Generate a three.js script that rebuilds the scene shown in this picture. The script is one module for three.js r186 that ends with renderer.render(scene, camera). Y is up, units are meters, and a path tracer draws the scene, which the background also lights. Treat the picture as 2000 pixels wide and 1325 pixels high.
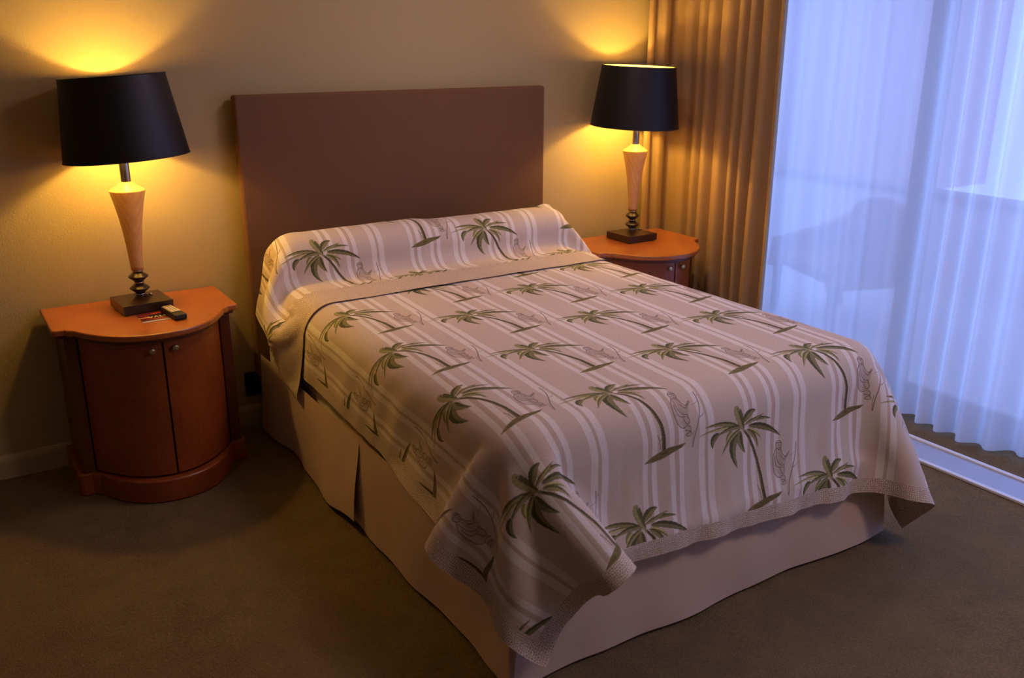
import * as THREE from 'three';
import { RoundedBoxGeometry } from 'three/addons/geometries/RoundedBoxGeometry.js';
import { mergeGeometries } from 'three/addons/utils/BufferGeometryUtils.js';
import { RectAreaLightUniformsLib } from 'three/addons/lights/RectAreaLightUniformsLib.js';
import { ImprovedNoise } from 'three/addons/math/ImprovedNoise.js';

// ---------------------------------------------------------------- camera, sky, exposure
const scene = new THREE.Scene();
const camera = new THREE.PerspectiveCamera(2 * Math.atan(662.5 / 1793.25) * 180 / Math.PI, 2000 / 1325, 0.05, 200);
camera.position.set(-1.142, 1.723, 3.983);
camera.rotation.order = 'YXZ';
camera.rotation.set(-0.31816, -0.57048, 0.0015);
camera.focus = 3.5; camera.userData.fStop = 2.8;
scene.background = new THREE.Color().setRGB(1.15, 1.55, 3.5);
const renderer = new THREE.WebGLRenderer();
renderer.toneMapping = THREE.LinearToneMapping;
renderer.toneMappingExposure = 1.0;
renderer.shadowMap.enabled = true;
const LAMP_CD = 1.15, LAMP_RGB = [1.0, 0.60, 0.13];
const CEILING_RGB = [1.0, 0.73, 0.73], CEILING_NITS = 15.5;

RectAreaLightUniformsLib.init();

// ---------------------------------------------------------------- helpers
const noise = new ImprovedNoise();
function rng(seed) { let s = seed >>> 0; return () => { s = (s * 1664525 + 1013904223) >>> 0; return s / 4294967296; }; }
const taken = {};
function numbered(name) { const n = taken[name] = (taken[name] ?? -1) + 1; return n ? name + '_' + String(n).padStart(3, '0') : name; }
function mesh(name, geometry, material, parent = scene) {
  const m = new THREE.Mesh(geometry, material);
  m.name = parent === scene ? numbered(name) : name;
  m.castShadow = m.receiveShadow = true;
  parent.add(m); return m;
}
function thing(name, label, category, [x, y, z] = [0, 0, 0], turn = 0, group) {
  const o = new THREE.Group(); o.name = numbered(name); o.position.set(x, y, z); o.rotation.y = turn;
  o.userData = { label, category }; if (group) o.userData.group = group;
  scene.add(o); return o;
}
function tag(o, label, category, group) { Object.assign(o.userData, { label, category }); if (group) o.userData.group = group; return o; }
function struct(o, label, category) { o.userData.kind = 'structure'; if (label) o.userData.label = label; if (category) o.userData.category = category; return o; }
function box(x0, x1, y0, y1, z0, z1, r = 0) {
  const g = r ? new RoundedBoxGeometry(x1 - x0, y1 - y0, z1 - z0, 3, r) : new THREE.BoxGeometry(x1 - x0, y1 - y0, z1 - z0);
  g.translate((x0 + x1) / 2, (y0 + y1) / 2, (z0 + z1) / 2); return g;
}
function metreUV(g, k = 1) {   // box mapping in metres
  const p = g.attributes.position, n = g.attributes.normal, uv = new Float32Array(p.count * 2);
  for (let i = 0; i < p.count; i++) {
    const ax = Math.abs(n.getX(i)), ay = Math.abs(n.getY(i)), az = Math.abs(n.getZ(i));
    const [a, b] = ay > ax && ay > az ? [p.getX(i), p.getZ(i)] : ax > az ? [p.getZ(i), p.getY(i)] : [p.getX(i), p.getY(i)];
    uv[2 * i] = a * k; uv[2 * i + 1] = b * k;
  }
  g.setAttribute('uv', new THREE.BufferAttribute(uv, 2)); return g;
}
function grid(ns, nt, f, uvf) {   // surface from f(i, j) -> [x, y, z]
  const pos = [], uv = [], idx = [];
  for (let j = 0; j <= nt; j++) for (let i = 0; i <= ns; i++) { pos.push(...f(i / ns, j / nt)); uv.push(...(uvf ? uvf(i / ns, j / nt) : [i / ns, j / nt])); }
  for (let j = 0; j < nt; j++) for (let i = 0; i < ns; i++) { const a = j * (ns + 1) + i, b = a + 1, c = a + ns + 1, d = c + 1; idx.push(a, b, d, a, d, c); }
  const g = new THREE.BufferGeometry();
  g.setAttribute('position', new THREE.Float32BufferAttribute(pos, 3)); g.setAttribute('uv', new THREE.Float32BufferAttribute(uv, 2));
  g.setIndex(idx); g.computeVertexNormals(); return g;
}
function lathe(pts, seg = 48) { return new THREE.LatheGeometry(pts.map(([r, y]) => new THREE.Vector2(r, y)), seg); }
function dataTex(n, f, srgb = false, m = n) {   // f(x, y) in 0..1 -> [r, g, b] 0..1
  const d = new Uint8Array(n * m * 4);
  for (let y = 0; y < m; y++) for (let x = 0; x < n; x++) { const c = f(x / n, y / m), k = 4 * (y * n + x); for (let i = 0; i < 3; i++) d[k + i] = Math.max(0, Math.min(255, Math.round(255 * c[i]))); d[k + 3] = 255; }
  const t = new THREE.DataTexture(d, n, m); t.magFilter = THREE.LinearFilter; t.minFilter = THREE.LinearMipmapLinearFilter; t.generateMipmaps = true;
  t.wrapS = t.wrapT = THREE.RepeatWrapping; if (srgb) t.colorSpace = THREE.SRGBColorSpace; t.needsUpdate = true; return t;
}
// noise that repeats over the unit square
function tn(x, y, f, s = 0) {
  const n = (a, b) => noise.noise(a * f + s * 17.3, b * f + s * 7.7, s * 3.1);
  return (n(x, y) * (1 - x) + n(x - 1, y) * x) * (1 - y) + (n(x, y - 1) * (1 - x) + n(x - 1, y - 1) * x) * y;
}
const mix = (a, b, t) => a + (b - a) * t, clamp = (x, a = 0, b = 1) => Math.max(a, Math.min(b, x)), smooth = (a, b, x) => { const t = clamp((x - a) / (b - a)); return t * t * (3 - 2 * t); };
function std(o) { return new THREE.MeshStandardMaterial({ side: THREE.DoubleSide, ...o }); }
function phys(o) { return new THREE.MeshPhysicalMaterial({ side: THREE.DoubleSide, ...o }); }
function rep(t, x, y) { const c = t.clone(); c.repeat.set(x, y); c.needsUpdate = true; return c; }

// ---------------------------------------------------------------- textures and materials
const fineNoise = dataTex(512, (x, y) => { const v = 0.5 + 0.35 * tn(x, y, 60, 1) + 0.3 * tn(x, y, 130, 2); return [v, v, v]; });
const wallBump = dataTex(512, (x, y) => { const v = 0.5 + 0.45 * tn(x, y, 45, 3) + 0.25 * tn(x, y, 95, 4); return [v, v, v]; });
const carpetTex = dataTex(1024, (x, y) => {
  const f = tn(x, y, 180, 5) * 0.22 + tn(x, y, 90, 6) * 0.14 + tn(x, y, 9, 7) * 0.10 + tn(x, y, 4, 8) * 0.08, c = [0.43, 0.36, 0.24]; return c.map((v) => v * (1 + f));
}, true);
const carpetBump = dataTex(512, (x, y) => { const v = 0.5 + 0.4 * tn(x, y, 120, 9) + 0.35 * tn(x, y, 60, 10); return [v, v, v]; });
const cherry = (c, s) => dataTex(512, (x, y) => {   // fine straight grain along v with ripple figure
  const w = tn(x, y, 3, s) * 0.03, g = tn((x + w + 1) % 1, y * 1, 70, s + 1) * 0.10 + tn(x, y, 8, s + 2) * 0.10 + Math.sin((y * 60 + 2 * tn(x, y, 5, s + 3)) * 6.283) * 0.025;
  return c.map((v, i) => v * (1 + g * (1 + 0.3 * i)));
}, true);
const mapleTex = dataTex(512, (x, y) => {
  const a = x * 2 * Math.PI, r = Math.sin((y * 3.2 + 0.55 * Math.cos(a) + 0.35 * Math.cos(2 * a) + 0.25 * tn(x, y, 4, 20)) * 2 * Math.PI * 2.2);
  const g = 0.025 * r + 0.05 * tn(x, y, 40, 21); return [0.80 * (1 + g), 0.62 * (1 + 1.2 * g), 0.40 * (1 + 1.5 * g)];
}, true);
const weave = dataTex(256, (x, y) => { const v = 0.5 + 0.22 * Math.sin(x * 6.283 * 40) * Math.sin(y * 6.283 * 40) + 0.35 * tn(x, y, 50, 11); return [v, v, v]; });

const M = {
  wall: std({ color: 0xb3a075, roughness: 0.85, bumpMap: rep(wallBump, 3, 3), bumpScale: 0.0010 }),
  ceiling: std({ color: 0xd9d0bd, roughness: 0.95 }),
  carpet: std({ map: rep(carpetTex, 1.4, 1.4), roughness: 1, bumpMap: rep(carpetBump, 3, 3), bumpScale: 0.006 }),
  trim: std({ color: 0xb5a37b, roughness: 0.6 }),
  alu: std({ color: 0xb9bcc4, metalness: 0.6, roughness: 0.38 }),
  aluPale: std({ color: 0xe6e8ee, metalness: 0.3, roughness: 0.35 }),
  frame: std({ color: 0x5d5850, metalness: 0.2, roughness: 0.5 }),
  glass: phys({ color: 0xf4f8fa, roughness: 0.0, transmission: 1, thickness: 0, ior: 1.45 }),
  headboard: phys({ color: 0x735137, roughness: 0.95, sheen: 0.4, sheenColor: new THREE.Color(0x9a7a60), sheenRoughness: 0.6, bumpMap: rep(weave, 6, 6), bumpScale: 0.0012 }),
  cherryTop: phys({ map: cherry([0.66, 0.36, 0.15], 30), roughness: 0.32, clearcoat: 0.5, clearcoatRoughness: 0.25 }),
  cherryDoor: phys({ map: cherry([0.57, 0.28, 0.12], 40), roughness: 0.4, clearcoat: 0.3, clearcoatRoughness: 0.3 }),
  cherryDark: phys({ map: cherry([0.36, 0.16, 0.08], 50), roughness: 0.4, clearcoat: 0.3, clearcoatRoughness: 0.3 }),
  brass: std({ color: 0xc0b48c, metalness: 0.85, roughness: 0.3 }),
  maple: phys({ map: mapleTex, roughness: 0.45, clearcoat: 0.25, clearcoatRoughness: 0.3 }),
  espresso: phys({ color: 0x2c1710, roughness: 0.35, clearcoat: 0.5, clearcoatRoughness: 0.2 }),
  chrome: std({ color: 0xb8b4b0, metalness: 1, roughness: 0.22 }),
  shade: phys({ color: 0x0b0b10, roughness: 0.5, sheen: 0.2, sheenColor: new THREE.Color(0x30303c), bumpMap: rep(weave, 8, 3), bumpScale: 0.0003 }),
  shadeLining: std({ color: 0xe9dcb8, roughness: 0.6 }),
  skirt: phys({ color: 0xd0b6a2, roughness: 0.75, sheen: 0.35, sheenColor: new THREE.Color(0xd8c4b0), sheenRoughness: 0.5, bumpMap: rep(fineNoise, 4, 4), bumpScale: 0.0006 }),
  mattress: std({ color: 0xd8d2c6, roughness: 0.9 }),
  drape: phys({ color: 0xa88a60, roughness: 0.6, sheen: 0.7, sheenColor: new THREE.Color(0xd9b987), sheenRoughness: 0.35, bumpMap: rep(fineNoise, 3, 8), bumpScale: 0.0012 }),
  sheer: phys({ color: 0xf0f1f6, roughness: 0.86, transmission: 0.86, thickness: 0, specularIntensity: 0.1 }),
};

// palm-print fabric: one tile is 0.80 m x 0.45 m, two columns of palms with a half drop
const TW = 0.80, TH = 0.45;
const palmFabric = (() => {
  const W = 2048, H = 1152, cv = document.createElement('canvas'); cv.width = W; cv.height = H; const g = cv.getContext('2d');
  const S = W / TW, R = rng(77);
  g.fillStyle = 'rgb(214,195,180)'; g.fillRect(0, 0, W, H);
  // stripes run down the tile
  const stripe = (x, w, c) => { g.fillStyle = c; for (const o of [-W, 0, W]) g.fillRect(x * S + o, 0, w * S, H); };
  for (let k = 0; k < 2; k++) {
    const cx = 0.2 + 0.4 * k;
    for (const [o, w, gap] of [[0.030, 0.019, 0.016], [0.130, 0.019, 0.016], [0.250, 0.024, 0.011]]) {
      stripe(cx + o - gap / 2 - w, w, 'rgb(236,226,220)'); stripe(cx + o + gap / 2, w, 'rgb(236,226,220)');
      stripe(cx + o - gap / 2, gap, 'rgb(205,183,166)');
    }
  }
  // yarn texture
  for (let i = 0; i < 26000; i++) { const x = R() * W, y = R() * H, a = R(); g.fillStyle = a < 0.5 ? 'rgba(112,90,70,0.20)' : 'rgba(248,242,232,0.22)'; g.fillRect(x, y, 1 + 5 * R(), 1.5); g.fillRect(x, y, 1.5, 1 + 6 * R()); }
  const P = (ox, oy, x, y) => [ox + ((x - 590) / 2625) * S, oy + ((y - 230) / 2250) * S];
  function leaf(ox, oy, a, c, b, w, tone, side = 1) {
    const n = 22, pa = P(ox, oy, ...a), pc = P(ox, oy, ...c), pb = P(ox, oy, ...b), L = [], Rr = [], C = [];
    for (let i = 0; i <= n; i++) {
      const t = i / n, x = (1 - t) ** 2 * pa[0] + 2 * t * (1 - t) * pc[0] + t * t * pb[0], y = (1 - t) ** 2 * pa[1] + 2 * t * (1 - t) * pc[1] + t * t * pb[1];
      const dx = 2 * (1 - t) * (pc[0] - pa[0]) + 2 * t * (pb[0] - pc[0]), dy = 2 * (1 - t) * (pc[1] - pa[1]) + 2 * t * (pb[1] - pc[1]), l = Math.hypot(dx, dy) || 1;
      const ww = 0.86 * w * S / 2625 * Math.pow(Math.sin(Math.PI * Math.pow(t, 0.72)), 0.8) * (1 + 0.07 * Math.sin(t * 46)) + 0.8;
      C.push([x, y]); L.push([x - dy / l * ww, y + dx / l * ww]); Rr.push([x + dy / l * ww, y - dx / l * ww]);
    }
    const path = (p, q) => { g.beginPath(); p.forEach(([x, y], i) => (i ? g.lineTo(x, y) : g.moveTo(x, y))); for (let i = q.length - 1; i >= 0; i--) g.lineTo(q[i][0], q[i][1]); g.closePath(); };
    const dark = `rgb(${92 * tone | 0},${92 * tone | 0},${52 * tone | 0})`, light = `rgb(${150 * tone | 0},${142 * tone | 0},${92 * tone | 0})`;
    path(L, C); g.fillStyle = side > 0 ? dark : light; g.fill(); path(Rr, C); g.fillStyle = side > 0 ? light : dark; g.fill();
    g.strokeStyle = 'rgba(48,44,24,0.5)'; g.lineWidth = 1.5; path(L, Rr); g.stroke();
    g.strokeStyle = 'rgba(190,180,130,0.7)'; g.lineWidth = 1.8; g.beginPath(); C.forEach(([x, y], i) => (i ? g.lineTo(x, y) : g.moveTo(x, y))); g.stroke();
    g.lineWidth = 1.3;
    for (let i = 3; i < n - 1; i++) { g.strokeStyle = i % 3 ? 'rgba(52,50,26,0.5)' : 'rgba(188,178,126,0.45)'; g.beginPath(); g.moveTo(...L[i]); g.lineTo(...C[i - 2]); g.lineTo(...Rr[i]); g.stroke(); }
  }
  function line(ox, oy, pts, w, c) {
    g.strokeStyle = c; g.lineWidth = w; g.lineCap = 'round'; g.lineJoin = 'round'; g.beginPath();
    const q = pts.map((p) => P(ox, oy, ...p)); g.moveTo(...q[0]);
    for (let i = 1; i < q.length - 1; i++) g.quadraticCurveTo(q[i][0], q[i][1], (q[i][0] + q[i + 1][0]) / 2, (q[i][1] + q[i + 1][1]) / 2);
    g.lineTo(...q[q.length - 1]); g.stroke();
  }
  function motif(ox, oy) {
    const r2 = rng(5);
    // far pale leaves
    leaf(ox, oy, [570, 235], [350, 190], [115, 240], 12, 1.5); leaf(ox, oy, [640, 260], [740, 270], [800, 345], 16, 1.45); leaf(ox, oy, [470, 255], [420, 270], [400, 320], 26, 1.45);
    // trunk
    const T = [[605, 265], [660, 320], [715, 400], [760, 500], [792, 610], [800, 700], [805, 775]];
    for (let i = 0; i < 6; i++) for (let q = 0; q < 4; q++) { const m = (f) => [mix(T[i][0], T[i + 1][0], f), mix(T[i][1], T[i + 1][1], f)], a = m(q / 4), b = m((q + 1) / 4), w = 20 + 3.2 * (i + q / 4); line(ox, oy, [a, b], w, 'rgb(104,92,56)'); line(ox, oy, [[a[0] + w * 0.28, a[1]], [b[0] + w * 0.28, b[1]]], w * 0.36, 'rgb(66,58,34)'); line(ox, oy, [[a[0] - w * 0.3, a[1]], [b[0] - w * 0.3, b[1]]], w * 0.2, 'rgb(150,136,94)'); }
    for (let i = 0; i < 34; i++) { const t = i / 34 * 5.99, k = Math.floor(t), f = t - k, x = mix(T[k][0], T[k + 1][0], f), y = mix(T[k][1], T[k + 1][1], f); line(ox, oy, [[x - 15, y - 4], [x, y + 5], [x + 16, y - 5]], 3, 'rgba(48,42,22,0.75)'); }
    line(ox, oy, [[770, 770], [764, 720], [745, 672]], 6, 'rgb(110,96,58)'); line(ox, oy, [[766, 712], [790, 690]], 4, 'rgb(110,96,58)');
    // island
    g.fillStyle = 'rgb(118,108,62)'; g.beginPath(); [[610, 842], [690, 806], [780, 782], [860, 768], [1025, 760], [980, 786], [880, 812], [790, 836], [700, 846]].forEach((p, i) => (i ? g.lineTo(...P(ox, oy, ...p)) : g.moveTo(...P(ox, oy, ...p)))); g.closePath(); g.fill();
    for (let i = 0; i < 60; i++) { const t = r2(), x = mix(640, 1000, t), y = mix(832, 770, t) + (r2() - 0.5) * 26; line(ox, oy, [[x - 18, y + 2], [x, y], [x + 20, y - 4]], 2, r2() < 0.5 ? 'rgba(66,60,30,0.7)' : 'rgba(165,150,98,0.7)'); }
    // near leaves
    leaf(ox, oy, [540, 225], [380, 165], [175, 188], 20, 1.05); leaf(ox, oy, [620, 215], [760, 178], [905, 215], 17, 0.92, -1);
    leaf(ox, oy, [585, 240], [470, 205], [300, 262], 22, 1.0); leaf(ox, oy, [330, 250], [235, 262], [262, 345], 30, 0.95);
    leaf(ox, oy, [590, 210], [640, 130], [725, 134], 36, 1.0, -1); leaf(ox, oy, [600, 260], [480, 60], [548, 108], 46, 1.1);
    leaf(ox, oy, [570, 270], [400, 330], [528, 518], 46, 0.9); leaf(ox, oy, [560, 262], [530, 330], [622, 425], 36, 0.95, -1);
    leaf(ox, oy, [650, 238], [860, 245], [1028, 360], 30, 0.85, -1);
    line(ox, oy, [[560, 190], [575, 235], [612, 272]], 6, 'rgb(168,158,106)');
    leaf(ox, oy, [600, 225], [690, 200], [820, 170], 14, 1.2, -1); leaf(ox, oy, [560, 250], [440, 280], [350, 400], 20, 1.15); leaf(ox, oy, [630, 262], [740, 300], [770, 410], 22, 1.1, -1);
    // monkey on a branch, a thin line drawing
    g.fillStyle = 'rgba(140,112,92,0.28)'; g.beginPath(); [[985, 400], [1038, 404], [1040, 455], [1050, 520], [1120, 500], [1075, 580], [1070, 640], [1090, 715], [1030, 715], [1010, 665], [945, 630], [936, 540], [960, 470]].forEach((p, i) => (i ? g.lineTo(...P(ox, oy, ...p)) : g.moveTo(...P(ox, oy, ...p)))); g.closePath(); g.fill();
    const K = 'rgba(92,70,62,0.9)', k = (pts, w = 5) => line(ox, oy, pts, w, K);
    k([[975, 420], [985, 398], [1012, 392], [1036, 404], [1042, 430], [1030, 456], [1008, 460], [988, 448], [975, 420]]); k([[982, 412], [1008, 408], [1034, 416]]); k([[1000, 430], [1004, 428]], 4); k([[1020, 430], [1026, 430]], 4); k([[1008, 446], [1016, 448], [1024, 444]]);
    k([[985, 450], [950, 480], [936, 540], [940, 600], [965, 650], [1010, 665], [1030, 650]]); k([[985, 460], [985, 520], [1000, 560], [1040, 580], [1068, 572], [1062, 600]]); k([[1030, 460], [1045, 500], [1080, 525], [1110, 495], [1130, 490]]); k([[1030, 505], [1060, 548], [1090, 520], [1128, 500]]);
    k([[968, 500], [966, 560], [990, 588], [1040, 590]]); k([[1020, 600], [1028, 640], [1060, 640], [1078, 620], [1060, 590]]); k([[1040, 650], [1080, 655], [1080, 690], [1040, 700], [1016, 712], [1060, 724], [1080, 716]]); k([[1020, 680], [1060, 680], [1090, 710]]);
    for (let i = 0; i < 26; i++) { const x = 945 + r2() * 90, y = 480 + r2() * 160; line(ox, oy, [[x, y], [x + 6, y + 16]], 1.6, 'rgba(110,88,76,0.5)'); }
    k([[1212, 430], [1216, 490], [1196, 560], [1160, 640], [1126, 700], [1108, 760], [1100, 805]], 7); k([[1180, 610], [1205, 606], [1224, 588]], 4); k([[1110, 690], [1096, 740], [1092, 800]], 4); k([[1216, 470], [1235, 452]], 3); k([[1130, 520], [1180, 515], [1205, 500]], 2);
  }
  for (let c = 0; c < 2; c++) for (const ax of [-W, 0, W]) for (const ay of [-H, 0, H]) motif((0.2 + 0.4 * c) * S + ax, (0.10 + 0.225 * c) * S + ay);
  const t = new THREE.CanvasTexture(cv); t.colorSpace = THREE.SRGBColorSpace; t.wrapS = t.wrapT = THREE.RepeatWrapping; t.anisotropy = 8; return t;
})();
const leopardTex = (() => {   // small rosettes on a pale ground
  const N = 36, R = rng(9), pts = []; for (let j = 0; j < N; j++) for (let i = 0; i < N; i++) pts.push([(i + 0.15 + 0.7 * R()) / N, (j + 0.15 + 0.7 * R()) / N]);
  return dataTex(512, (x, y) => {
    const ci = Math.floor(x * N), cj = Math.floor(y * N); let d1 = 9, d2 = 9;
    for (let b = -2; b <= 2; b++) for (let a = -2; a <= 2; a++) { const p = pts[((cj + b + N) % N) * N + (ci + a + N) % N]; let dx = Math.abs(p[0] - x), dy = Math.abs(p[1] - y); dx = Math.min(dx, 1 - dx); dy = Math.min(dy, 1 - dy); const d = Math.hypot(dx, dy) * N; if (d < d1) { d2 = d1; d1 = d; } else if (d < d2) d2 = d; }
    const spot = d2 - d1 > 0.20 ? 1 : 0, k = spot ? 0.0 : 1; return [mix(0.68, 0.94, k), mix(0.58, 0.89, k), mix(0.51, 0.83, k)];
  }, true);
})();
M.palm = phys({ map: palmFabric, roughness: 0.85, sheen: 0.25, sheenColor: new THREE.Color(0xe0d4c4), sheenRoughness: 0.5, bumpMap: rep(weave, 6, 3.4), bumpScale: 0.0008 });
M.leopard = phys({ map: rep(leopardTex, 3.3, 1.86), roughness: 0.85, sheen: 0.25, sheenColor: new THREE.Color(0xe0d4c4), bumpMap: rep(weave, 6, 3.4), bumpScale: 0.0008 });

// ---------------------------------------------------------------- room shell
const X0 = -2.6, X1 = 2.72, Z1 = 5.2, HC = 2.5, T = 0.15;
struct(mesh('floor', metreUV(box(X0 - T, X1 + T, -0.15, 0, -T, Z1 + T)), M.carpet), 'brown olive cut pile carpet', 'carpet');
struct(mesh('ceiling', box(X0 - T, X1 + T, HC, HC + 0.15, -T, Z1 + T), M.ceiling), 'plain ceiling above the bed', 'ceiling');
struct(mesh('wall_back', metreUV(box(X0 - T, X1 + T, 0, HC, -T, 0)), M.wall), 'tan painted wall behind the headboard', 'wall');
struct(mesh('wall_left', metreUV(box(X0 - T, X0, 0, HC, 0, Z1)), M.wall), 'tan painted side wall', 'wall');
struct(mesh('wall_front', metreUV(box(X0 - T, X1 + T, 0, HC, Z1, Z1 + T)), M.wall), 'tan painted wall facing the bed', 'wall');
const WZ0 = 0.30, WZ1 = 4.55, WY1 = 2.28;
{
  const g = mergeGeometries([box(X1, X1 + T, 0, HC, 0, WZ0), box(X1, X1 + T, 0, HC, WZ1, Z1), box(X1, X1 + T, WY1, HC, WZ0, WZ1)]);
  struct(mesh('wall_right', metreUV(g), M.wall), 'tan painted wall round the glass doors', 'wall');
}
function baseboard(name, len, place, turn) {
  const s = new THREE.Shape(); [[0, 0], [0.016, 0], [0.016, 0.075], [0.012, 0.088], [0.006, 0.098], [0, 0.1]].forEach(([a, b], i) => (i ? s.lineTo(a, b) : s.moveTo(a, b)));
  const g = new THREE.ExtrudeGeometry(s, { depth: len, bevelEnabled: false }); g.rotateY(turn); g.translate(...place);
  return struct(mesh(name, g, M.trim), 'tan painted baseboard with a rounded top edge', 'baseboard');
}
baseboard('baseboard_back', X1 - X0, [X1, 0, 0.0], -Math.PI / 2);
baseboard('baseboard_left', Z1, [X0, 0, 0], 0);
// sliding glass doors
{
  const w = new THREE.Group(); w.name = 'window_1'; scene.add(w); struct(w, 'sliding glass doors with grey metal frames behind sheer curtain', 'glass door');
  const xf = X1 + 0.02;
  mesh('outer_frame', mergeGeometries([box(xf, xf + 0.11, 0, WY1, WZ0, WZ0 + 0.05), box(xf, xf + 0.11, 0, WY1, WZ1 - 0.05, WZ1), box(xf, xf + 0.11, WY1 - 0.05, WY1, WZ0, WZ1), box(xf, xf + 0.11, 0, 0.03, WZ0, WZ1)]), M.frame, w);
  const zs = [WZ0 + 0.05, 1.40, 2.95, WZ1 - 0.05];
  for (let k = 0; k < 3; k++) {
    const a = zs[k] - (k ? 0.04 : 0), b = zs[k + 1] + 0.04 - (k === 2 ? 0.04 : 0), x = xf + (k % 2 ? 0.055 : 0.01), y0 = 0.03, y1 = WY1 - 0.05;
    const s = new THREE.Group(); s.name = 'door_panel'; w.add(s);
    mesh('panel_frame', mergeGeometries([box(x, x + 0.035, y0, y1, a, a + 0.085, 0.004), box(x, x + 0.035, y0, y1, b - 0.085, b, 0.004), box(x, x + 0.035, y0, y0 + 0.07, a, b, 0.004), box(x, x + 0.035, y1 - 0.06, y1, a, b, 0.004)]), M.frame, s);
    mesh('pane', box(x + 0.014, x + 0.015, y0 + 0.06, y1 - 0.05, a + 0.08, b - 0.08), M.glass, s);
    if (k === 1) mesh('door_handle', box(x - 0.03, x, 1.02, 1.2, a + 0.055, a + 0.08, 0.008), std({ color: 0x3a3c44, roughness: 0.4, metalness: 0.5 }), s);
  }
}
// metal strip let into the floor in front of the sheers
{
  const t = new THREE.Group(); t.name = 'trim_1'; scene.add(t); struct(t, 'flat metal floor strip with pale raised rims beside the sheers', 'floor strip');
  mesh('strip', box(2.255, 2.425, 0, 0.006, 0.95, Z1 - 0.1), M.alu, t);
  mesh('rim', box(2.235, 2.257, 0, 0.014, 0.95, Z1 - 0.1, 0.004), M.aluPale, t);
  mesh('rim', box(2.422, 2.444, 0, 0.014, 0.95, Z1 - 0.1, 0.004), M.aluPale, t);
}

// ---------------------------------------------------------------- cloth
function roundedBox(x0, x1, y0, y1, z0, z1, r, pad = 0.005) {
  const c = [(x0 + x1) / 2, (y0 + y1) / 2, (z0 + z1) / 2], h = [(x1 - x0) / 2 - r, (y1 - y0) / 2 - r, (z1 - z0) / 2 - r];
  return (p, k, out) => {   // signed distance less the padding; out = outward direction
    let m = -1e9, ax = 0, l = 0; const q = [0, 0, 0], s = [0, 0, 0];
    for (let i = 0; i < 3; i++) { const d = p[k + i] - c[i]; s[i] = d < 0 ? -1 : 1; q[i] = Math.abs(d) - h[i]; if (q[i] > m) { m = q[i]; ax = i; } if (q[i] > 0) l += q[i] * q[i]; }
    out[0] = out[1] = out[2] = 0;
    if (m <= 0) { out[ax] = s[ax]; return m - r - pad; }
    l = Math.sqrt(l); for (let i = 0; i < 3; i++) out[i] = q[i] > 0 ? s[i] * q[i] / l : 0; return l - r - pad;
  };
}
function simulate({ nu, nv, du, dv, start, pin, colliders, steps, iters, push, friction = 0.35, bend = 0.25, wrinkle }) {
  const N = (nu + 1) * (nv + 1), p = new Float64Array(3 * N), o = new Float64Array(3 * N), w = new Float64Array(N).fill(1), id = (i, j) => j * (nu + 1) + i;
  for (let j = 0; j <= nv; j++) for (let i = 0; i <= nu; i++) { const s = start(i, j), k = 3 * id(i, j); for (let a = 0; a < 3; a++) p[k + a] = o[k + a] = s[a]; if (pin && pin(i, j)) w[id(i, j)] = 0; }
  const A = [], B = [], L = [], S = [];
  const add = (i, j, a, b, len, st) => { if (a >= 0 && b >= 0 && a <= nu && b <= nv) { A.push(3 * id(i, j)); B.push(3 * id(a, b)); L.push(len); S.push(st); } };
  const dg = Math.hypot(du, dv);
  for (let j = 0; j <= nv; j++) for (let i = 0; i <= nu; i++) {
    add(i, j, i + 1, j, du, 1); add(i, j, i, j + 1, dv, 1); add(i, j, i + 1, j + 1, dg, 0.6); add(i, j, i - 1, j + 1, dg, 0.6);
    add(i, j, i + 2, j, 2 * du, bend); add(i, j, i, j + 2, 2 * dv, bend); add(i, j, i + 4, j, 4 * du, bend * 0.5); add(i, j, i, j + 4, 4 * dv, bend * 0.5);
  }
  const C = A.length, out = [0, 0, 0], dt2 = 9.8 / 3600, Ai = Int32Array.from(A), Bi = Int32Array.from(B), Lf = Float64Array.from(L), Sf = Float64Array.from(S), w3 = new Float64Array(3 * N); for (let n = 0; n < N; n++) w3[3 * n] = w[n];
  for (let s = 0; s < steps; s++) {
    const cool = s > steps * 0.75 ? 0.90 : 0.985;
    for (let n = 0; n < N; n++) {
      if (!w[n]) continue; const k = 3 * n;
      for (let a = 0; a < 3; a++) { const v = (p[k + a] - o[k + a]) * cool; o[k + a] = p[k + a]; p[k + a] += v; }
      p[k + 1] -= dt2 * 0.22;
      if (push) push(s / steps, n % (nu + 1), Math.floor(n / (nu + 1)), p, k);
    }
    for (let it = 0; it < iters; it++) {
      for (let c = 0; c < C; c++) {
        const a = Ai[c], b = Bi[c], wa = w3[a], wb = w3[b]; if (wa + wb === 0) continue;
        const x = p[b] - p[a], y = p[b + 1] - p[a + 1], z = p[b + 2] - p[a + 2], d = Math.sqrt(x * x + y * y + z * z) || 1e-9;
        const f = Sf[c] * (d - Lf[c]) / d / (wa + wb), fa = f * wa, fb = f * wb;
        p[a] += x * fa; p[a + 1] += y * fa; p[a + 2] += z * fa; p[b] -= x * fb; p[b + 1] -= y * fb; p[b + 2] -= z * fb;
      }
      if (it % 3 === 2 || it === iters - 1) for (let n = 0; n < N; n++) {
        if (!w[n]) continue; const k = 3 * n;
        for (const col of colliders) {
          const d = col(p, k, out); if (d >= 0) continue;
          for (let a = 0; a < 3; a++) p[k + a] -= out[a] * d;
          for (let a = 0; a < 3; a++) { const v = p[k + a] - o[k + a]; o[k + a] += friction * v; }
        }
      }
    }
  }
  return { p, nu, nv };
}
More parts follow.
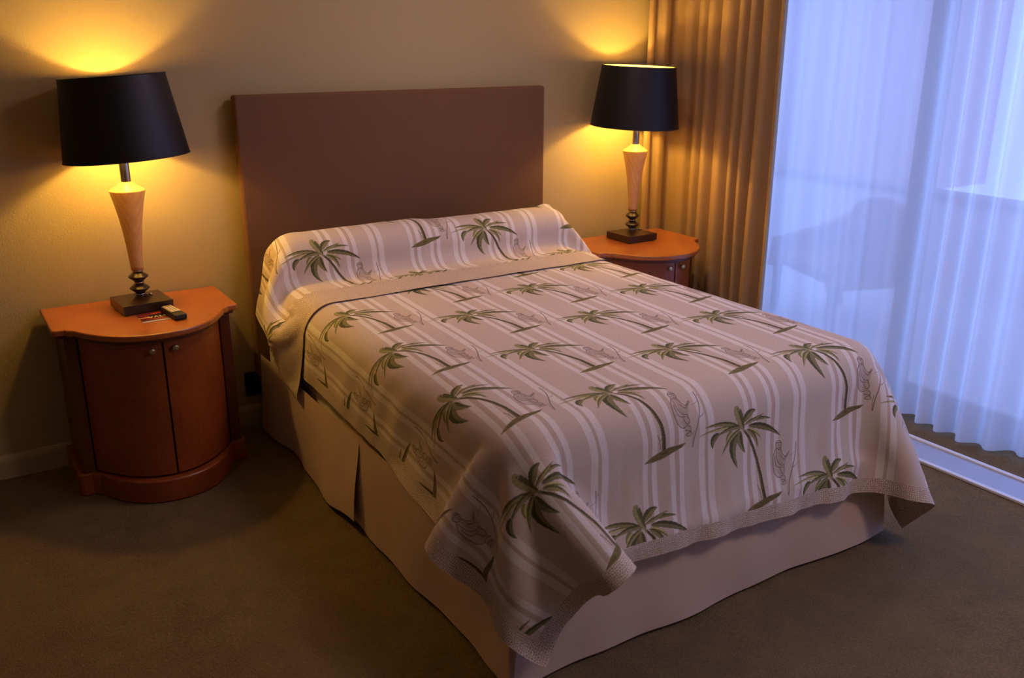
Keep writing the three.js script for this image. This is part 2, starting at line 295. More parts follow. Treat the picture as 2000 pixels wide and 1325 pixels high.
// Catmull-Rom doubling of the particle grid
function refine({ p, nu, nv }, f = 2) {
  const at = (i, j, a) => p[3 * (clamp(j, 0, nv) * (nu + 1) + clamp(i, 0, nu)) + a];
  const cr = (a, b, c, d, t) => 0.5 * (2 * b + (c - a) * t + (2 * a - 5 * b + 4 * c - d) * t * t + (3 * b - a - 3 * c + d) * t * t * t);
  const ext = (a, b) => 2 * a - b;
  const get = (i, j, a) => { if (i < 0) return ext(get(0, j, a), get(1, j, a)); if (i > nu) return ext(get(nu, j, a), get(nu - 1, j, a)); if (j < 0) return ext(at(i, 0, a), at(i, 1, a)); if (j > nv) return ext(at(i, nv, a), at(i, nv - 1, a)); return at(i, j, a); };
  const mu = nu * f, mv = nv * f, q = new Float64Array(3 * (mu + 1) * (mv + 1));
  for (let J = 0; J <= mv; J++) for (let I = 0; I <= mu; I++) {
    const i = Math.min(nu - 1, Math.floor(I / f)), j = Math.min(nv - 1, Math.floor(J / f)), s = I / f - i, t = J / f - j;
    for (let a = 0; a < 3; a++) { const r = []; for (let k = -1; k <= 2; k++) r.push(cr(get(i - 1, j + k, a), get(i, j + k, a), get(i + 1, j + k, a), get(i + 2, j + k, a), s)); q[3 * (J * (mu + 1) + I) + a] = cr(r[0], r[1], r[2], r[3], t); }
  }
  return { p: q, nu: mu, nv: mv };
}
// small wrinkles: moves the points along their normals
function crease({ p, nu, nv }, amount) {
  const g = new THREE.BufferGeometry(), idx = []; g.setAttribute('position', new THREE.Float32BufferAttribute(Float32Array.from(p), 3));
  for (let j = 0; j < nv; j++) for (let i = 0; i < nu; i++) { const a = j * (nu + 1) + i, c = a + nu + 1; idx.push(a, c, c + 1, a, c + 1, a + 1); }
  g.setIndex(idx); g.computeVertexNormals(); const n = g.attributes.normal;
  for (let j = 0; j <= nv; j++) for (let i = 0; i <= nu; i++) { const k = j * (nu + 1) + i, d = amount(i, j); p[3 * k] += n.getX(k) * d; p[3 * k + 1] += n.getY(k) * d; p[3 * k + 2] += n.getZ(k) * d; }
}
// geometry of the cells that keep(i, j) chooses; normals come from the whole sheet
function sheet({ p, nu, nv }, uvf, keep) {
  const all = [], idx = [];
  for (let j = 0; j < nv; j++) for (let i = 0; i < nu; i++) { const a = j * (nu + 1) + i, b = a + 1, c = a + nu + 1, d = c + 1; all.push(a, c, d, a, d, b); if (keep(i, j)) idx.push(a, c, d, a, d, b); }
  const g = new THREE.BufferGeometry(); g.setAttribute('position', new THREE.Float32BufferAttribute(Float32Array.from(p), 3));
  const uv = []; for (let j = 0; j <= nv; j++) for (let i = 0; i <= nu; i++) uv.push(...uvf(i, j));
  g.setAttribute('uv', new THREE.Float32BufferAttribute(uv, 2)); g.setIndex(all); g.computeVertexNormals();
  const map = new Map(), P = [], Nn = [], U = [], K = [], na = g.attributes.normal;
  for (const v of idx) { if (!map.has(v)) { map.set(v, map.size); P.push(p[3 * v], p[3 * v + 1], p[3 * v + 2]); Nn.push(na.getX(v), na.getY(v), na.getZ(v)); U.push(uv[2 * v], uv[2 * v + 1]); } K.push(map.get(v)); }
  const r = new THREE.BufferGeometry(); r.setAttribute('position', new THREE.Float32BufferAttribute(P, 3)); r.setAttribute('normal', new THREE.Float32BufferAttribute(Nn, 3)); r.setAttribute('uv', new THREE.Float32BufferAttribute(U, 2)); r.setIndex(K); return r;
}

// ---------------------------------------------------------------- bed
const BX0 = 0.02, BX1 = 1.575, BZ0 = 0.09, BZ1 = 2.185, BY = 0.725, SK = 0.37;
{
  const b = thing('bed', 'double bed with pale mattress and beige fabric bed skirt', 'bed', [0, 0, 0]);
  mesh('mattress', box(BX0, BX1, 0.40, BY, BZ0, BZ1, 0.12), M.mattress, b);
  mesh('bed_base', box(BX0 + 0.03, BX1 - 0.03, 0.04, 0.40, BZ0, BZ1 - 0.03, 0.02), M.mattress, b);
  const panel = (len, f, w = 0.013, seed = 1) => grid(Math.round(len * 60), 24, (s, t) => f(s * len, t, w * (0.25 + 0.75 * t) * (Math.sin(s * len * 9 + seed) * 0.6 + noise.noise(s * len * 5, seed, t * 1.5) * 1.4)), (s, t) => [s * len, t * 0.36]);
  const y = (t) => mix(SK, 0.015, t);
  // left side: two lengths that part at a split
  mesh('skirt_panel', panel(1.08, (s, t, n) => [0.012 - 0.035 * t * smooth(0.55, 1.06, s) - n - 0.012 * t, y(t) + 0.03 * t * smooth(0.8, 1.08, s), 0.10 + s], 0.013, 1), M.skirt, b);
  mesh('skirt_panel', panel(1.10, (s, t, n) => [0.012 - n - 0.018 * t, y(t), 1.13 + s - 0.02 * t * (1 - s)], 0.008, 4), M.skirt, b);
  // foot, right
  mesh('skirt_panel', panel(1.59, (s, t, n) => [-0.005 + s - 0.02 * t * (1 - s), y(t), 2.195 + 0.028 * t + n], 0.009, 8), M.skirt, b);
  mesh('skirt_panel', panel(2.09, (s, t, n) => [1.575 + n + 0.025 * t + 0.05 * t * smooth(1.9, 2.09, s), y(t), 0.10 + s], 0.012, 12), M.skirt, b);
  // tucked pleat behind the split and at the corners
  mesh('skirt_pleat', panel(0.3, (s, t, n) => [0.035 - 0.01 * t, y(t), 1.0 + s], 0.0, 2), M.skirt, b);
}
const colliders = [roundedBox(BX0, BX1, 0.0, BY, -0.5, BZ1, 0.12, 0.006), roundedBox(-0.03, 1.615, -0.1, SK, -0.5, 2.240, 0.025, 0.006)];
{
  // the spread lies turned by a few degrees, so that it hangs lower to the left and at the foot
  const FI = 0.062, cu = [Math.cos(FI), Math.sin(FI)], cw = [-Math.sin(FI), Math.cos(FI)];
  const U0 = -0.352, U1 = 1.90, V1 = 0.345, V0 = -1.80, D = 0.0212, nu = Math.round((U1 - U0) / D), nv = Math.round((V1 - V0) / D), du = (U1 - U0) / nu, dv = (V1 - V0) / nv;
  const flat = (u, v) => [BX0 + u * cu[0] + v * cw[0], BY + 0.008, BZ1 + u * cu[1] + v * cw[1]];
  const FOLD = 1.28;   // at the near corner the spare cloth is folded over to the foot of the bed along this angle
  const hold = [[U0, V1, 0.035, 0.170, 2.295], [-0.11, V1, 0.250, 0.310, 2.315]].map(([u, v, ...q]) => [Math.round((u - U0) / du), Math.round((v - V0) / dv), q]);
  const r = simulate({ nu, nv, du, dv, start: (i, j) => { const q = flat(U0 + i * du, V0 + j * dv); q[1] += 0.0008 * noise.noise(i * 0.3, j * 0.3, 2); return q; }, pin: (i, j) => { const u = U0 + i * du; return j < 6 && u > 0.1 && u < 1.4; }, colliders, steps: 320, iters: 20, friction: 0.5,
    push: (t, i, j, p, k) => {
      const u = U0 + i * du, v = V0 + j * dv; if (u > 0 || v < 0) return;
      for (const [a, b, q] of hold) if (Math.abs(a - i) < 2 && Math.abs(b - j) < 2) for (let c = 0; c < 3; c++) p[k + c] += (q[c] - p[k + c]) * Math.min(0.12, t * 0.4);
      const th = Math.atan2(v, -u), rr = Math.hypot(u, v);
      const z = BZ1 + (th < FOLD ? mix(0.03, 0.085, clamp(th / FOLD)) : mix(0.07, 0.03, clamp((th - FOLD) / (1.5708 - FOLD)))) * Math.min(1, rr / 0.2);
      if (t > 0.25 && p[k] > 0.03 && p[k + 2] < z) p[k + 2] = z;
    } });
  const f = refine(r, 2), eu = du / 2, ev = dv / 2, hem = 0.055;
  crease(f, (i, j) => {
    const u = U0 + i * eu, v = V0 + j * ev, left = smooth(0.02, -0.12, u), foot = smooth(-0.02, 0.12, v), right = smooth(1.55, 1.68, u);
    return 0.0016 * noise.noise(u * 7, v * 7, 1) + foot * 0.010 * noise.noise(u * 11 + v * 4, v * 2.2, 7) + foot * 0.004 * noise.noise(u * 26, v * 3, 17) * smooth(0.8, 1.5, u) + (left + right) * 0.008 * noise.noise(v * 9 - u * 4, u * 2.4, 5) * (1 - foot);
  });
  const CU = 0.422, CV = -1.555;   // a palm crown stands here
  const uvf = (i, j) => [0.25 + (U0 + i * eu - CU) / TW, 1 - 0.10 / TH - (V0 + j * ev - CV) / TH];
  const inHem = (i, j) => { const u = U0 + (i + 0.5) * eu, v = V0 + (j + 0.5) * ev; return u < U0 + hem || u > U1 - hem || v > V1 - hem; };
  const s = thing('bedspread', 'palm tree and monkey print bedspread with stripes over the mattress', 'bedspread', [0, 0, 0]);
  mesh('printed_panel', sheet(f, uvf, (i, j) => !inHem(i, j)), M.palm, s);
  mesh('hem_band', sheet(f, uvf, inHem), M.leopard, s).userData.label = 'small spotted print hem band';
}
{
  // cover over the pillows with a spotted border lying on the spread
  const pil = [roundedBox(0.03, 0.80, 0.68, 0.93, 0.08, 0.37, 0.10, 0.006), roundedBox(0.80, 1.54, 0.68, 0.915, 0.08, 0.37, 0.10, 0.006), roundedBox(BX0, BX1, 0.0, BY, -0.5, BZ1, 0.12, 0.0125), roundedBox(0.0, 1.56, -0.1, SK + 0.01, -0.5, 2.205, 0.02, 0.01)];
  const U0 = -0.34, U1 = 1.92, V0 = 0.0, V1 = 0.565, D = 0.02, nu = Math.round((U1 - U0) / D), nv = Math.round((V1 - V0) / D), du = (U1 - U0) / nu, dv = (V1 - V0) / nv;
  const r = simulate({ nu, nv, du, dv, start: (i, j) => [U0 + i * du, 0.945, 0.10 + j * dv + 0.001 * noise.noise(i * 0.4, j * 0.4, 5)], pin: null, colliders: [...pil, (p, k, o) => { o[0] = o[1] = 0; o[2] = 1; return p[k + 2] - 0.085; }], steps: 280, iters: 18,
    push: (t, i, j, p, k) => { if (t < 0.4 && i * du > 0.32 && i * du < 1.9 && j * dv > 0.28) { p[k + 1] -= 0.0014; p[k + 2] -= 0.0008; } } });
  const f = refine(r, 2), eu = du / 2, ev = dv / 2, band = 0.185;
  const uvf = (i, j) => [0.25 + (U0 + i * eu - 0.23) / TW, 1 - 0.10 / TH - (V0 + j * ev - 0.135) / TH];
  crease(f, (i, j) => {   // the seam of the border is gathered
    const u = U0 + i * eu, v = V0 + j * ev, q = (v - (V1 - band - 0.004)) / 0.022;
    return 0.0035 * Math.sin(u * 170 + 3 * noise.noise(u * 9, 0.3, 2)) * Math.exp(-q * q) + 0.004 * Math.exp(-q * q) + 0.003 * noise.noise(u * 8, v * 8, 6);
  });
  const front = (i, j) => V0 + (j + 0.5) * ev > V1 - band;
  const side = (i, j) => { const u = U0 + (i + 0.5) * eu; return u < U0 + 0.06 || u > U1 - 0.06; };
  const s = thing('pillow_cover', 'palm print cover draped over the pillows against the headboard', 'bed cover', [0, 0, 0]);
  mesh('printed_panel', sheet(f, uvf, (i, j) => !front(i, j) && !side(i, j)), M.palm, s);
  mesh('front_border', sheet(f, uvf, front), M.leopard, s).userData.label = 'small spotted print border strip';
  for (const k of [0, 1]) mesh('hem_band', sheet(f, uvf, (i, j) => side(i, j) && !front(i, j) && (i * 2 > f.nu) == !!k), M.palm, s);
}
{
  const h = thing('headboard', 'tall rectangular brown fabric upholstered headboard against the wall', 'headboard', [0, 0, 0]);
  mesh('panel', metreUV(box(0, 1.56, 0.25, 1.491, 0.018, 0.075, 0.012)), M.headboard, h);
  mesh('leg', box(0.15, 0.21, 0, 0.26, 0.025, 0.06), M.cherryDark, h); mesh('leg', box(1.35, 1.41, 0, 0.26, 0.025, 0.06), M.cherryDark, h);
}

// ---------------------------------------------------------------- nightstands
const NH = 0.69;
function outline(w, d0, d1, ear, inset) {   // bowed front with small square ears: half width w, ears reach d0, bow reaches d1
  const s = new THREE.Shape(), e = w - ear;
  s.moveTo(-w, 0); s.lineTo(-w, d0 - 0.012);
  s.quadraticCurveTo(-w, d0, -w + 0.012, d0); s.lineTo(-e - 0.006, d0 + inset * 0.2); s.quadraticCurveTo(-e, d0 + inset, -e + 0.022, d0 + inset + 0.012);
  s.quadraticCurveTo(-w * 0.52, d1, 0, d1); s.quadraticCurveTo(w * 0.52, d1, e - 0.022, d0 + inset + 0.012);
  s.quadraticCurveTo(e, d0 + inset, e + 0.006, d0 + inset * 0.2); s.lineTo(w - 0.012, d0); s.quadraticCurveTo(w, d0, w, d0 - 0.012); s.lineTo(w, 0); s.closePath(); return s;
}
function slab(shape, y0, y1, bevel) {
  const g = new THREE.ExtrudeGeometry(shape, { depth: y1 - y0 - 2 * bevel, bevelEnabled: bevel > 0, bevelSize: bevel, bevelThickness: bevel, bevelSegments: 3, curveSegments: 28 });
  g.rotateX(Math.PI / 2); g.scale(1, 1, 1); g.translate(0, y1 - bevel, 0); return metreUV(g, 1);   // shape's y turns to +z
}
function frontZ(x, w, d0, d1) { const k = Math.abs(x) / w; return d0 + (d1 - d0) * (1 - k * k * (0.82 + 0.18 * k * k)); }
function makeNightstand(label) {
  const t = thing('nightstand', label, 'nightstand');
  const W = 0.345, D0 = 0.335, D1 = 0.575;
  mesh('table_top', slab(outline(W - 0.006, D0, D1, 0.045, 0.02), NH - 0.024, NH, 0.006), M.cherryTop, t);
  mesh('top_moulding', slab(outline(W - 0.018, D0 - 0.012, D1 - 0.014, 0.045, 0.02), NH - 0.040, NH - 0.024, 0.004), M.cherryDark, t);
  const bw = W - 0.035, ow = bw - 0.045, dz0 = D0 - 0.01, dz1 = D1 - 0.045;
  const fz = (x) => frontZ(x, ow, dz0, dz1);
  // carcass behind the doors
  const s = new THREE.Shape(); s.moveTo(-bw + 0.004, 0.004); s.lineTo(-bw + 0.004, dz0 - 0.05); for (let i = 0; i <= 24; i++) { const x = mix(-ow, ow, i / 24); s.lineTo(x, fz(x) - 0.022); } s.lineTo(bw - 0.004, dz0 - 0.05); s.lineTo(bw - 0.004, 0.004); s.closePath();
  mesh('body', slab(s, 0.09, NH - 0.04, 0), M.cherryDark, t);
  // corner posts
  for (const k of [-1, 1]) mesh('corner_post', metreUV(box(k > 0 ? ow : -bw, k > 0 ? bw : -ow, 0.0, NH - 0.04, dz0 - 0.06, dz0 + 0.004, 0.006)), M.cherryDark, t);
  // two bowed doors with a gap between
  for (const k of [-1, 1]) {
    const a = k < 0 ? -ow + 0.004 : 0.004, b = k < 0 ? -0.004 : ow - 0.004, q = new THREE.Shape();
    for (let i = 0; i <= 16; i++) { const x = mix(a, b, i / 16); i ? q.lineTo(x, fz(x)) : q.moveTo(x, fz(x)); }
    for (let i = 16; i >= 0; i--) { const x = mix(a, b, i / 16); q.lineTo(x, fz(x) - 0.02); } q.closePath();
    const g = slab(q, 0.105, NH - 0.044, 0); const door = mesh('door', g, M.cherryDoor, t);
    const p = g.attributes.position, uv = g.attributes.uv; for (let i = 0; i < p.count; i++) uv.setXY(i, p.getX(i), p.getY(i));
    const kn = lathe([[0, 0.024], [0.007, 0.024], [0.0115, 0.021], [0.013, 0.017], [0.011, 0.012], [0.006, 0.008], [0.005, 0.0], [0, 0]], 20); kn.rotateX(Math.PI / 2); kn.translate(k * 0.042, 0.615, fz(0.042));
    mesh('knob', kn, M.brass, door);
  }
  mesh('plinth', slab(outline(bw + 0.012, dz0 + 0.0, dz1 + 0.022, 0.05, 0.012), 0.0, 0.095, 0.008), M.cherryDoor, t);
  return t;
}
const nsA = makeNightstand('cherry wood bow-front nightstand holding remote and printed card, left of bed'); nsA.position.set(-0.487, 0, 0.022);
const nsB = nsA.clone(); nsB.name = numbered('nightstand'); scene.add(nsB); nsB.position.set(2.0, 0, 0.085);
nsB.userData = { label: 'cherry wood bow-front nightstand between bed and gold drape', category: 'nightstand', group: 'bedside nightstands' }; nsA.userData.group = 'bedside nightstands';

// ---------------------------------------------------------------- table lamps
function makeLamp(label) {
  const t = thing('table_lamp', label, 'lamp', [0, 0, 0], 0, 'bedside table lamps');
  // base block with a low pyramid on top
  const b = 0.095, c = 0.038, P = [[-b, 0.003, -b], [b, 0.003, -b], [b, 0.003, b], [-b, 0.003, b], [-b, c, -b], [b, c, -b], [b, c, b], [-b, c, b], [0, c + 0.022, 0]], F = [[0, 1, 2], [0, 2, 3], [0, 5, 1], [0, 4, 5], [1, 6, 2], [1, 5, 6], [2, 7, 3], [2, 6, 7], [3, 4, 0], [3, 7, 4], [4, 8, 5], [5, 8, 6], [6, 8, 7], [7, 8, 4]];
  const pos = []; for (const f of F) for (const v of f) pos.push(...P[v]); const bg = new THREE.BufferGeometry(); bg.setAttribute('position', new THREE.Float32BufferAttribute(pos, 3)); bg.computeVertexNormals(); metreUV(bg);
  mesh('base', bg, M.espresso, t);
  for (const [x, z] of [[-1, -1], [1, -1], [1, 1], [-1, 1]]) { const g = new THREE.CylinderGeometry(0.008, 0.008, 0.004, 12); g.translate(x * 0.08, 0.002, z * 0.08); mesh('foot_pad', g, M.espresso, t); }
  { const g = lathe([[0, 0.012], [0.004, 0.012], [0.006, 0.009], [0.006, 0], [0, 0]], 14); g.translate(0.03, c + 0.012, 0.03); mesh('switch', g, M.chrome, t); }
  let y = 0.054;
  const ring = (r, h) => { const g = lathe([[0.006, 0], [r - 0.002, 0], [r, 0.002], [r, h - 0.002], [r - 0.002, h], [0.006, h]], 32); g.translate(0, y, 0); mesh('chrome_ring', g, M.chrome, t); y += h; };
  const bead = () => { const g = lathe([[0.004, 0], [0.018, 0.001], [0.024, 0.006], [0.037, 0.017], [0.038, 0.0195], [0.037, 0.022], [0.024, 0.033], [0.018, 0.038], [0.004, 0.039]], 40); g.translate(0, y, 0); mesh('bead', g, M.espresso, t); y += 0.039; };
  ring(0.021, 0.008); bead(); ring(0.019, 0.008); bead(); ring(0.021, 0.008);
  const y0 = y, y1 = 0.467, prof = [[0.003, y0]];
  for (let i = 0; i <= 20; i++) { const k = i / 20; prof.push([mix(0.0235, 0.066, 0.42 * k + 0.58 * Math.pow(k, 2.6)), mix(y0, y1, k)]); }
  prof.push([0.0655, y1 + 0.004], [0.056, y1 + 0.010], [0.035, y1 + 0.023], [0.024, y1 + 0.034], [0.018, y1 + 0.036]);
  mesh('body', lathe(prof, 56), M.maple, t);
  const yn = y1 + 0.034;
  mesh('neck', lathe([[0.004, yn], [0.0185, yn], [0.0185, yn + 0.125], [0.004, yn + 0.125]], 32), M.chrome, t);
  // socket, bulb
  mesh('socket', lathe([[0.004, yn + 0.12], [0.016, yn + 0.12], [0.016, yn + 0.165], [0.004, yn + 0.165]], 24), M.espresso, t);
  const yb = 0.735;
  { const g = lathe([[0.013, -0.062], [0.014, -0.045], [0.022, -0.025], [0.029, -0.006], [0.030, 0.006], [0.026, 0.020], [0.015, 0.029], [0, 0.031]], 28); g.translate(0, yb, 0); mesh('bulb', g, std({ color: 0xfff1d0, roughness: 0.5, emissive: new THREE.Color().setRGB(...LAMP_RGB), emissiveIntensity: 6 }), t); }
  // shade: drum of black card with a pale lining, both ends open
  const yb0 = 0.595, yt = 0.893, rb = 0.228, rt = 0.188;
  const shade = t.userData.shade = mesh('shade', lathe([[rb - 0.0015, yb0], [rb, yb0], [rt, yt], [rt - 0.0015, yt]], 72), M.shade, t);
  mesh('lining', lathe([[rt - 0.0016, yt], [rb - 0.0016, yb0]], 72), M.shadeLining, shade);
  for (const [r, yy] of [[rb, yb0], [rt, yt]]) { const g = new THREE.TorusGeometry(r - 0.0005, 0.0022, 8, 72); g.rotateX(Math.PI / 2); g.translate(0, yy, 0); mesh('rim', g, M.shade, shade); }
  const sp = []; for (let k = 0; k < 3; k++) { const a = k * 2.094 + 0.4, g = new THREE.CylinderGeometry(0.0015, 0.0015, rt - 0.004, 6); g.rotateZ(Math.PI / 2); g.translate((rt - 0.004) / 2, 0, 0); g.rotateY(a); g.translate(0, yt - 0.03, 0); sp.push(g); }
  mesh('spider', mergeGeometries(sp), M.chrome, shade);
  mesh('harp', new THREE.TubeGeometry(new THREE.CatmullRomCurve3([[0.014, yn + 0.13, 0], [0.05, yb - 0.01, 0], [0.045, yb + 0.06, 0], [0, yt - 0.028, 0], [-0.045, yb + 0.06, 0], [-0.05, yb - 0.01, 0], [-0.014, yn + 0.13, 0]].map((v) => new THREE.Vector3(...v))), 40, 0.0016, 6), M.chrome, t);
  const l = new THREE.PointLight(new THREE.Color().setRGB(...LAMP_RGB), LAMP_CD, 0, 2); l.position.set(0, yb, 0); l.castShadow = true; l.shadow.radius = 1.5; l.name = 'lamp_light'; t.add(l);
  return t;
}
function tilt(lamp, roll, nod) {   // the shade sits a little crooked on its harp
  const s = lamp.userData.shade; delete lamp.userData.shade; const q = new THREE.Quaternion().setFromEuler(new THREE.Euler(nod, 0, roll)), c = new THREE.Vector3(0, 0.863, 0);
  s.quaternion.copy(q); s.position.copy(c).sub(c.clone().applyQuaternion(q));
}
const lampA = makeLamp('table lamp with black drum shade on the left nightstand with remote'); lampA.position.set(-0.480, NH, 0.205); lampA.rotation.y = 0.09; tilt(lampA, 0.052, -0.045);
const lampB = makeLamp('table lamp with black drum shade beside the gold drape'); lampB.position.set(2.022, NH, 0.24); lampB.rotation.y = 0.02; tilt(lampB, -0.025, 0.03);

// ---------------------------------------------------------------- ceiling lights over the bed, out of frame
for (const [x, z, nits, where] of [[0.95, 1.15, 1, 'square flush ceiling light above the pillow end of the bed'], [1.35, 3.6, 1.7, 'square flush ceiling light in front of the bed foot']]) {
  const t = thing('ceiling_light', where, 'ceiling light', [x, HC, z], 0, 'ceiling lights'), w = 0.44;
  mesh('frame', mergeGeometries([box(-w / 2 - 0.02, w / 2 + 0.02, -0.045, 0, -w / 2 - 0.02, -w / 2), box(-w / 2 - 0.02, w / 2 + 0.02, -0.045, 0, w / 2, w / 2 + 0.02), box(-w / 2 - 0.02, -w / 2, -0.045, 0, -w / 2, w / 2), box(w / 2, w / 2 + 0.02, -0.045, 0, -w / 2, w / 2)]), M.aluPale, t);
  mesh('diffuser', box(-w / 2, w / 2, -0.04, -0.03, -w / 2, w / 2), std({ color: 0xf3efe8, roughness: 0.6, emissive: new THREE.Color().setRGB(...CEILING_RGB), emissiveIntensity: 2 }), t);
  const l = new THREE.RectAreaLight(new THREE.Color().setRGB(...CEILING_RGB), CEILING_NITS * nits, w, w); l.position.set(0, -0.046, 0); l.rotation.x = -Math.PI / 2; l.name = 'ceiling_lamp_light'; t.add(l);
}

// ---------------------------------------------------------------- on the left nightstand
{
  const cv = document.createElement('canvas'); cv.width = 512; cv.height = 448; const g = cv.getContext('2d'), R = rng(3);
  g.fillStyle = '#5a1018'; g.fillRect(0, 0, 512, 448);
  for (let i = 0; i < 60; i++) { g.fillStyle = ['#8e1a1c', '#3a0a18', '#b5401c', '#1c0c1c', '#c8302c'][Math.floor(R() * 5)]; g.globalAlpha = 0.6; g.beginPath(); g.ellipse(R() * 512, R() * 380, 20 + R() * 90, 6 + R() * 20, -0.1, 0, 7); g.fill(); } g.globalAlpha = 1;
  g.fillStyle = '#e0a860'; g.fillRect(0, 190, 150, 40); g.fillStyle = '#d8502c'; g.fillRect(190, 40, 300, 40);
  g.fillStyle = '#120a10'; g.fillRect(150, 130, 330, 150); g.fillRect(170, 90, 290, 50);
  g.font = 'bold 118px sans-serif'; g.fillStyle = '#e8d29a'; g.textBaseline = 'middle'; g.fillText('VALUE', 128, 215, 350);
  g.fillStyle = '#e07838'; for (let i = 0; i < 9; i++) g.fillRect(190 + i * 32, 312 + (R() * 14 | 0), 18, 26);
  g.fillStyle = '#b8b0ae'; g.fillRect(0, 390, 512, 58); g.fillStyle = '#6a5a60'; g.fillRect(0, 372, 512, 20);
  const t = new THREE.CanvasTexture(cv); t.colorSpace = THREE.SRGBColorSpace;
  const c = thing('printed_card', 'small glossy red printed card lying under the remote control', 'card', [-0.457, NH, 0.374], 0.03);
  mesh('card_stock', box(-0.07, 0.07, 0.0005, 0.0015, -0.062, 0.062), std({ color: 0xcfc8c0, roughness: 0.6 }), c);
  const f = new THREE.PlaneGeometry(0.1395, 0.1235); f.rotateX(-Math.PI / 2); f.translate(0, 0.0017, 0); mesh('print', f, phys({ map: t, roughness: 0.3, clearcoat: 0.4 }), c);
}
{
  const r = thing('remote_control', 'small dark remote control with pale keypad on the red card', 'remote', [-0.402, NH + 0.0017, 0.395], 0.14);
  mesh('case', box(-0.024, 0.024, 0.0005, 0.022, -0.078, 0.078, 0.006), std({ color: 0x1f1a1a, roughness: 0.45 }), r);
  mesh('face_plate', box(-0.019, 0.019, 0.0215, 0.0232, -0.070, 0.030, 0.0006), std({ color: 0xb7a98a, roughness: 0.4, metalness: 0.3 }), r);
  const kg = new RoundedBoxGeometry(0.0075, 0.003, 0.0055, 2, 0.001), km = std({ color: 0xe6dcc0, roughness: 0.5 }), ko = std({ color: 0xc9b47a, roughness: 0.5 });
  for (let j = 0; j < 9; j++) for (let i = 0; i < 3; i++) { const k = mesh('key', kg, j < 2 ? ko : km, r); k.position.set((i - 1) * 0.0115, 0.0245, -0.062 + j * 0.0105 + (j > 5 ? 0.008 : 0)); }
}
{
  const s = thing('power_socket', 'dark socket plate low on the wall beside the bed', 'socket', [-0.01, 0.2, 0.0]);
  mesh('plate', box(-0.035, 0.035, -0.058, 0.058, 0.0, 0.006, 0.002), std({ color: 0x17130f, roughness: 0.5 }), s);
  mesh('plug', box(-0.02, 0.02, -0.03, 0.02, 0.006, 0.035, 0.004), std({ color: 0x0d0b0a, roughness: 0.5 }), s);
}

// ---------------------------------------------------------------- curtains
{
  const c = thing('drape', 'heavy gold brown drape gathered in pleats in the corner', 'curtain', [0, 0, 0]);
  const path = new THREE.CatmullRomCurve3([[2.235, 0, 0.052], [2.33, 0, 0.052], [2.43, 0, 0.062], [2.485, 0, 0.13], [2.475, 0, 0.28], [2.455, 0, 0.45], [2.43, 0, 0.62], [2.40, 0, 0.80], [2.385, 0, 0.87]].map((v) => new THREE.Vector3(...v)), false, 'catmullrom', 0.5);
  const N = 420, pl = 9.5, top = 2.40;
  const fold = (s, t) => {   // t = 0 at the top
    const ph = (s + 0.018 * Math.sin(s * 17) + 0.006 * noise.noise(s * 6, t * 1.2, 3)) * pl * 2 * Math.PI, w = Math.sin(ph) + 0.22 * Math.sin(2 * ph + 1 + t);
    const room = s < 0.25 ? 0.55 : s < 0.5 ? mix(0.55, 1, (s - 0.25) / 0.25) : 1;
    return room * (0.036 + 0.006 * t) * w + 0.010 * noise.noise(s * 9, t * 2.2, 8) * room;
  };
  const g = grid(N, 48, (s, t) => {
    const p = path.getPointAt(s), d = path.getTangentAt(s), f = fold(s, t), nx = -d.z, nz = d.x, flare = 0.012 * (t - 0.3) * smooth(0.85, 1, s);
    return [p.x + nx * f, mix(top, 0.012, t), Math.max(0.012, p.z + nz * f + flare)];
  }, (s, t) => [s * 1.8, t * 2.4]);
  mesh('pleated_cloth', g, M.drape, c);
  const e = grid(2, 48, (s, t) => { const p = path.getPointAt(1), f = fold(1, t); return [p.x + f * -path.getTangentAt(1).z + 0.028 * s, mix(top, 0.012, t), p.z + f * path.getTangentAt(1).x - 0.012 * s * s + 0.012 * (t - 0.3)]; }, (s, t) => [s * 0.03, t * 2.4]);
  mesh('side_hem', e, M.drape, c);
}
{
  const N = 900, z0 = 0.40, z1 = 4.62, g = grid(N, 30, (s, t) => {
    const z = mix(z0, z1, s), zz = z + 0.05 * Math.sin(z * 3.3) + 0.02 * Math.sin(z * 11), ph = zz * 2 * Math.PI / 0.13;
    const f = (0.026 + 0.004 * t) * (Math.sin(ph) * (0.75 + 0.35 * Math.sin(z * 4.3)) + 0.35 * Math.sin(0.43 * ph + 1)) + 0.03 * noise.noise(z * 3, t * 1.5, 4);
    return [2.60 + f, mix(2.40, 0.022 + 0.012 * Math.sin(z * 9), t), z];
  }, (s, t) => [s * 6, t * 2.4]);
  tag(mesh('sheer_curtain', g, M.sheer), 'translucent white sheer curtain across the glass doors', 'curtain');
}
{
  const r = thing('curtain_rail', 'white double curtain rail under the ceiling by the glass doors', 'rail', [0, 0, 0]);
  mesh('rail', box(2.59, 2.615, 2.40, 2.425, 0.1, 4.7, 0.004), M.aluPale, r); mesh('rail', box(2.38, 2.48, 2.40, 2.425, 0.05, 4.7, 0.004), M.aluPale, r);
  mesh('bracket', box(2.45, 2.60, 2.42, HC, 0.9, 0.93), M.aluPale, r); mesh('bracket', box(2.45, 2.60, 2.42, HC, 3.2, 3.23), M.aluPale, r);
}

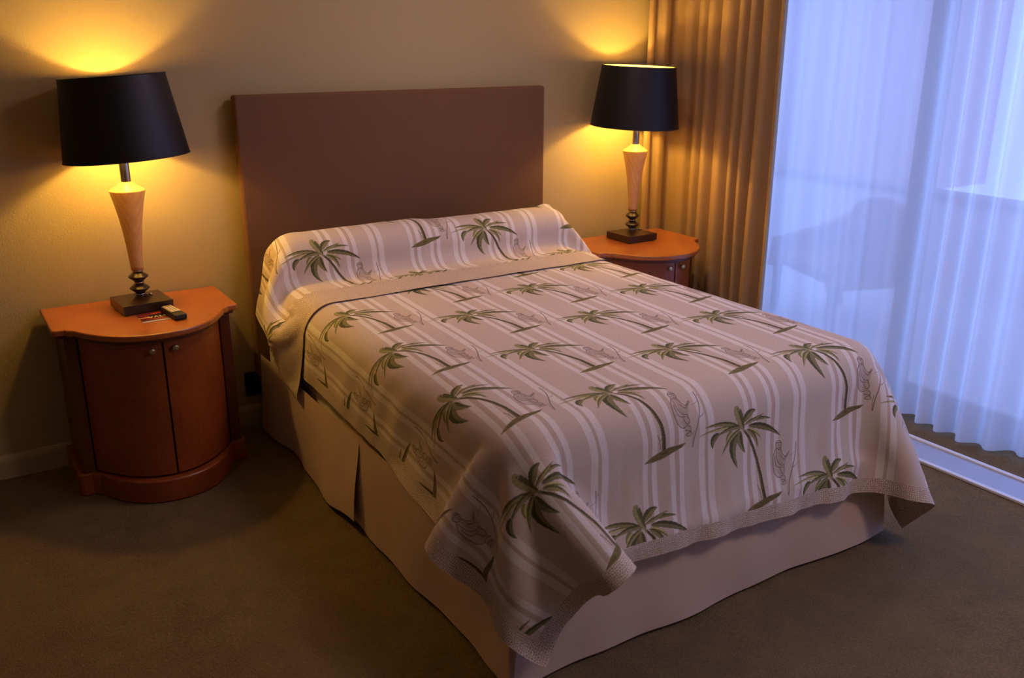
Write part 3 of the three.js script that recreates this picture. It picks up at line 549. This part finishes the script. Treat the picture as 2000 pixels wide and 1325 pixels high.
// ---------------------------------------------------------------- patio outside
{
  struct(mesh('patio', metreUV(box(X1 + T, 9, -0.2, -0.03, -6, 10)), std({ color: 0xb9b2ab, roughness: 0.9, bumpMap: rep(wallBump, 1, 1), bumpScale: 0.003 })), 'pale paved patio outside the glass doors', 'patio');
  const pw = thing('patio_wall', 'low pale rendered wall at the edge of the patio', 'wall', [0, 0, 0]);
  mesh('wall', box(5.2, 5.35, -0.03, 0.58, -6, 10), std({ color: 0xcfc6c4, roughness: 0.9 }), pw); mesh('coping', box(5.17, 5.38, 0.58, 0.63, -6, 10, 0.01), std({ color: 0x8d8480, roughness: 0.9 }), pw);
  const b = thing('building', 'terracotta coloured building beyond the patio wall', 'building', [7.2, -0.03, -3.2]);
  mesh('wall', box(0, 3, 0, 4.2, -2.5, 0.6), std({ color: 0xcbb0a8, roughness: 0.9 }), b); mesh('eave', box(-0.15, 3.1, 4.2, 4.35, -2.6, 0.75), std({ color: 0x8a7468, roughness: 0.8 }), b);
  // patio chair with a rounded back
  const c = thing('patio_chair', 'brown woven patio chair with rounded back seen through the sheers', 'chair', [3.7, -0.03, 0.3], -1.9); c.scale.set(1.2, 1.05, 1.1);
  const wk = std({ color: 0x7d4a2c, roughness: 0.8, bumpMap: rep(weave, 2, 2), bumpScale: 0.003 });
  const bk = new THREE.Shape(); bk.moveTo(-0.28, 0.36); bk.lineTo(-0.28, 0.56); bk.quadraticCurveTo(-0.26, 0.72, 0, 0.74); bk.quadraticCurveTo(0.26, 0.72, 0.28, 0.56); bk.lineTo(0.28, 0.36); bk.closePath();
  const bg = new THREE.ExtrudeGeometry(bk, { depth: 0.04, bevelEnabled: true, bevelSize: 0.01, bevelThickness: 0.01, bevelSegments: 2 }); bg.translate(0, 0, -0.28); mesh('backrest', bg, wk, c);
  mesh('seat', box(-0.27, 0.27, 0.33, 0.40, -0.25, 0.28, 0.02), wk, c);
  for (const k of [-1, 1]) { const sd = new THREE.Shape(); sd.moveTo(-0.27, 0.30); sd.lineTo(-0.27, 0.60); sd.quadraticCurveTo(-0.1, 0.52, 0.24, 0.46); sd.lineTo(0.26, 0.30); sd.closePath(); const g = new THREE.ExtrudeGeometry(sd, { depth: 0.04, bevelEnabled: true, bevelSize: 0.008, bevelThickness: 0.008, bevelSegments: 2 }); g.rotateY(-Math.PI / 2); g.translate(k * 0.29 + 0.02, 0, 0); mesh('side_panel', g, wk, c); for (const z of [-0.22, 0.22]) mesh('leg', box(k * 0.27 - 0.02, k * 0.27 + 0.02, 0, 0.34, z - 0.02, z + 0.02, 0.006), wk, c); }
}

renderer.render(scene, camera);
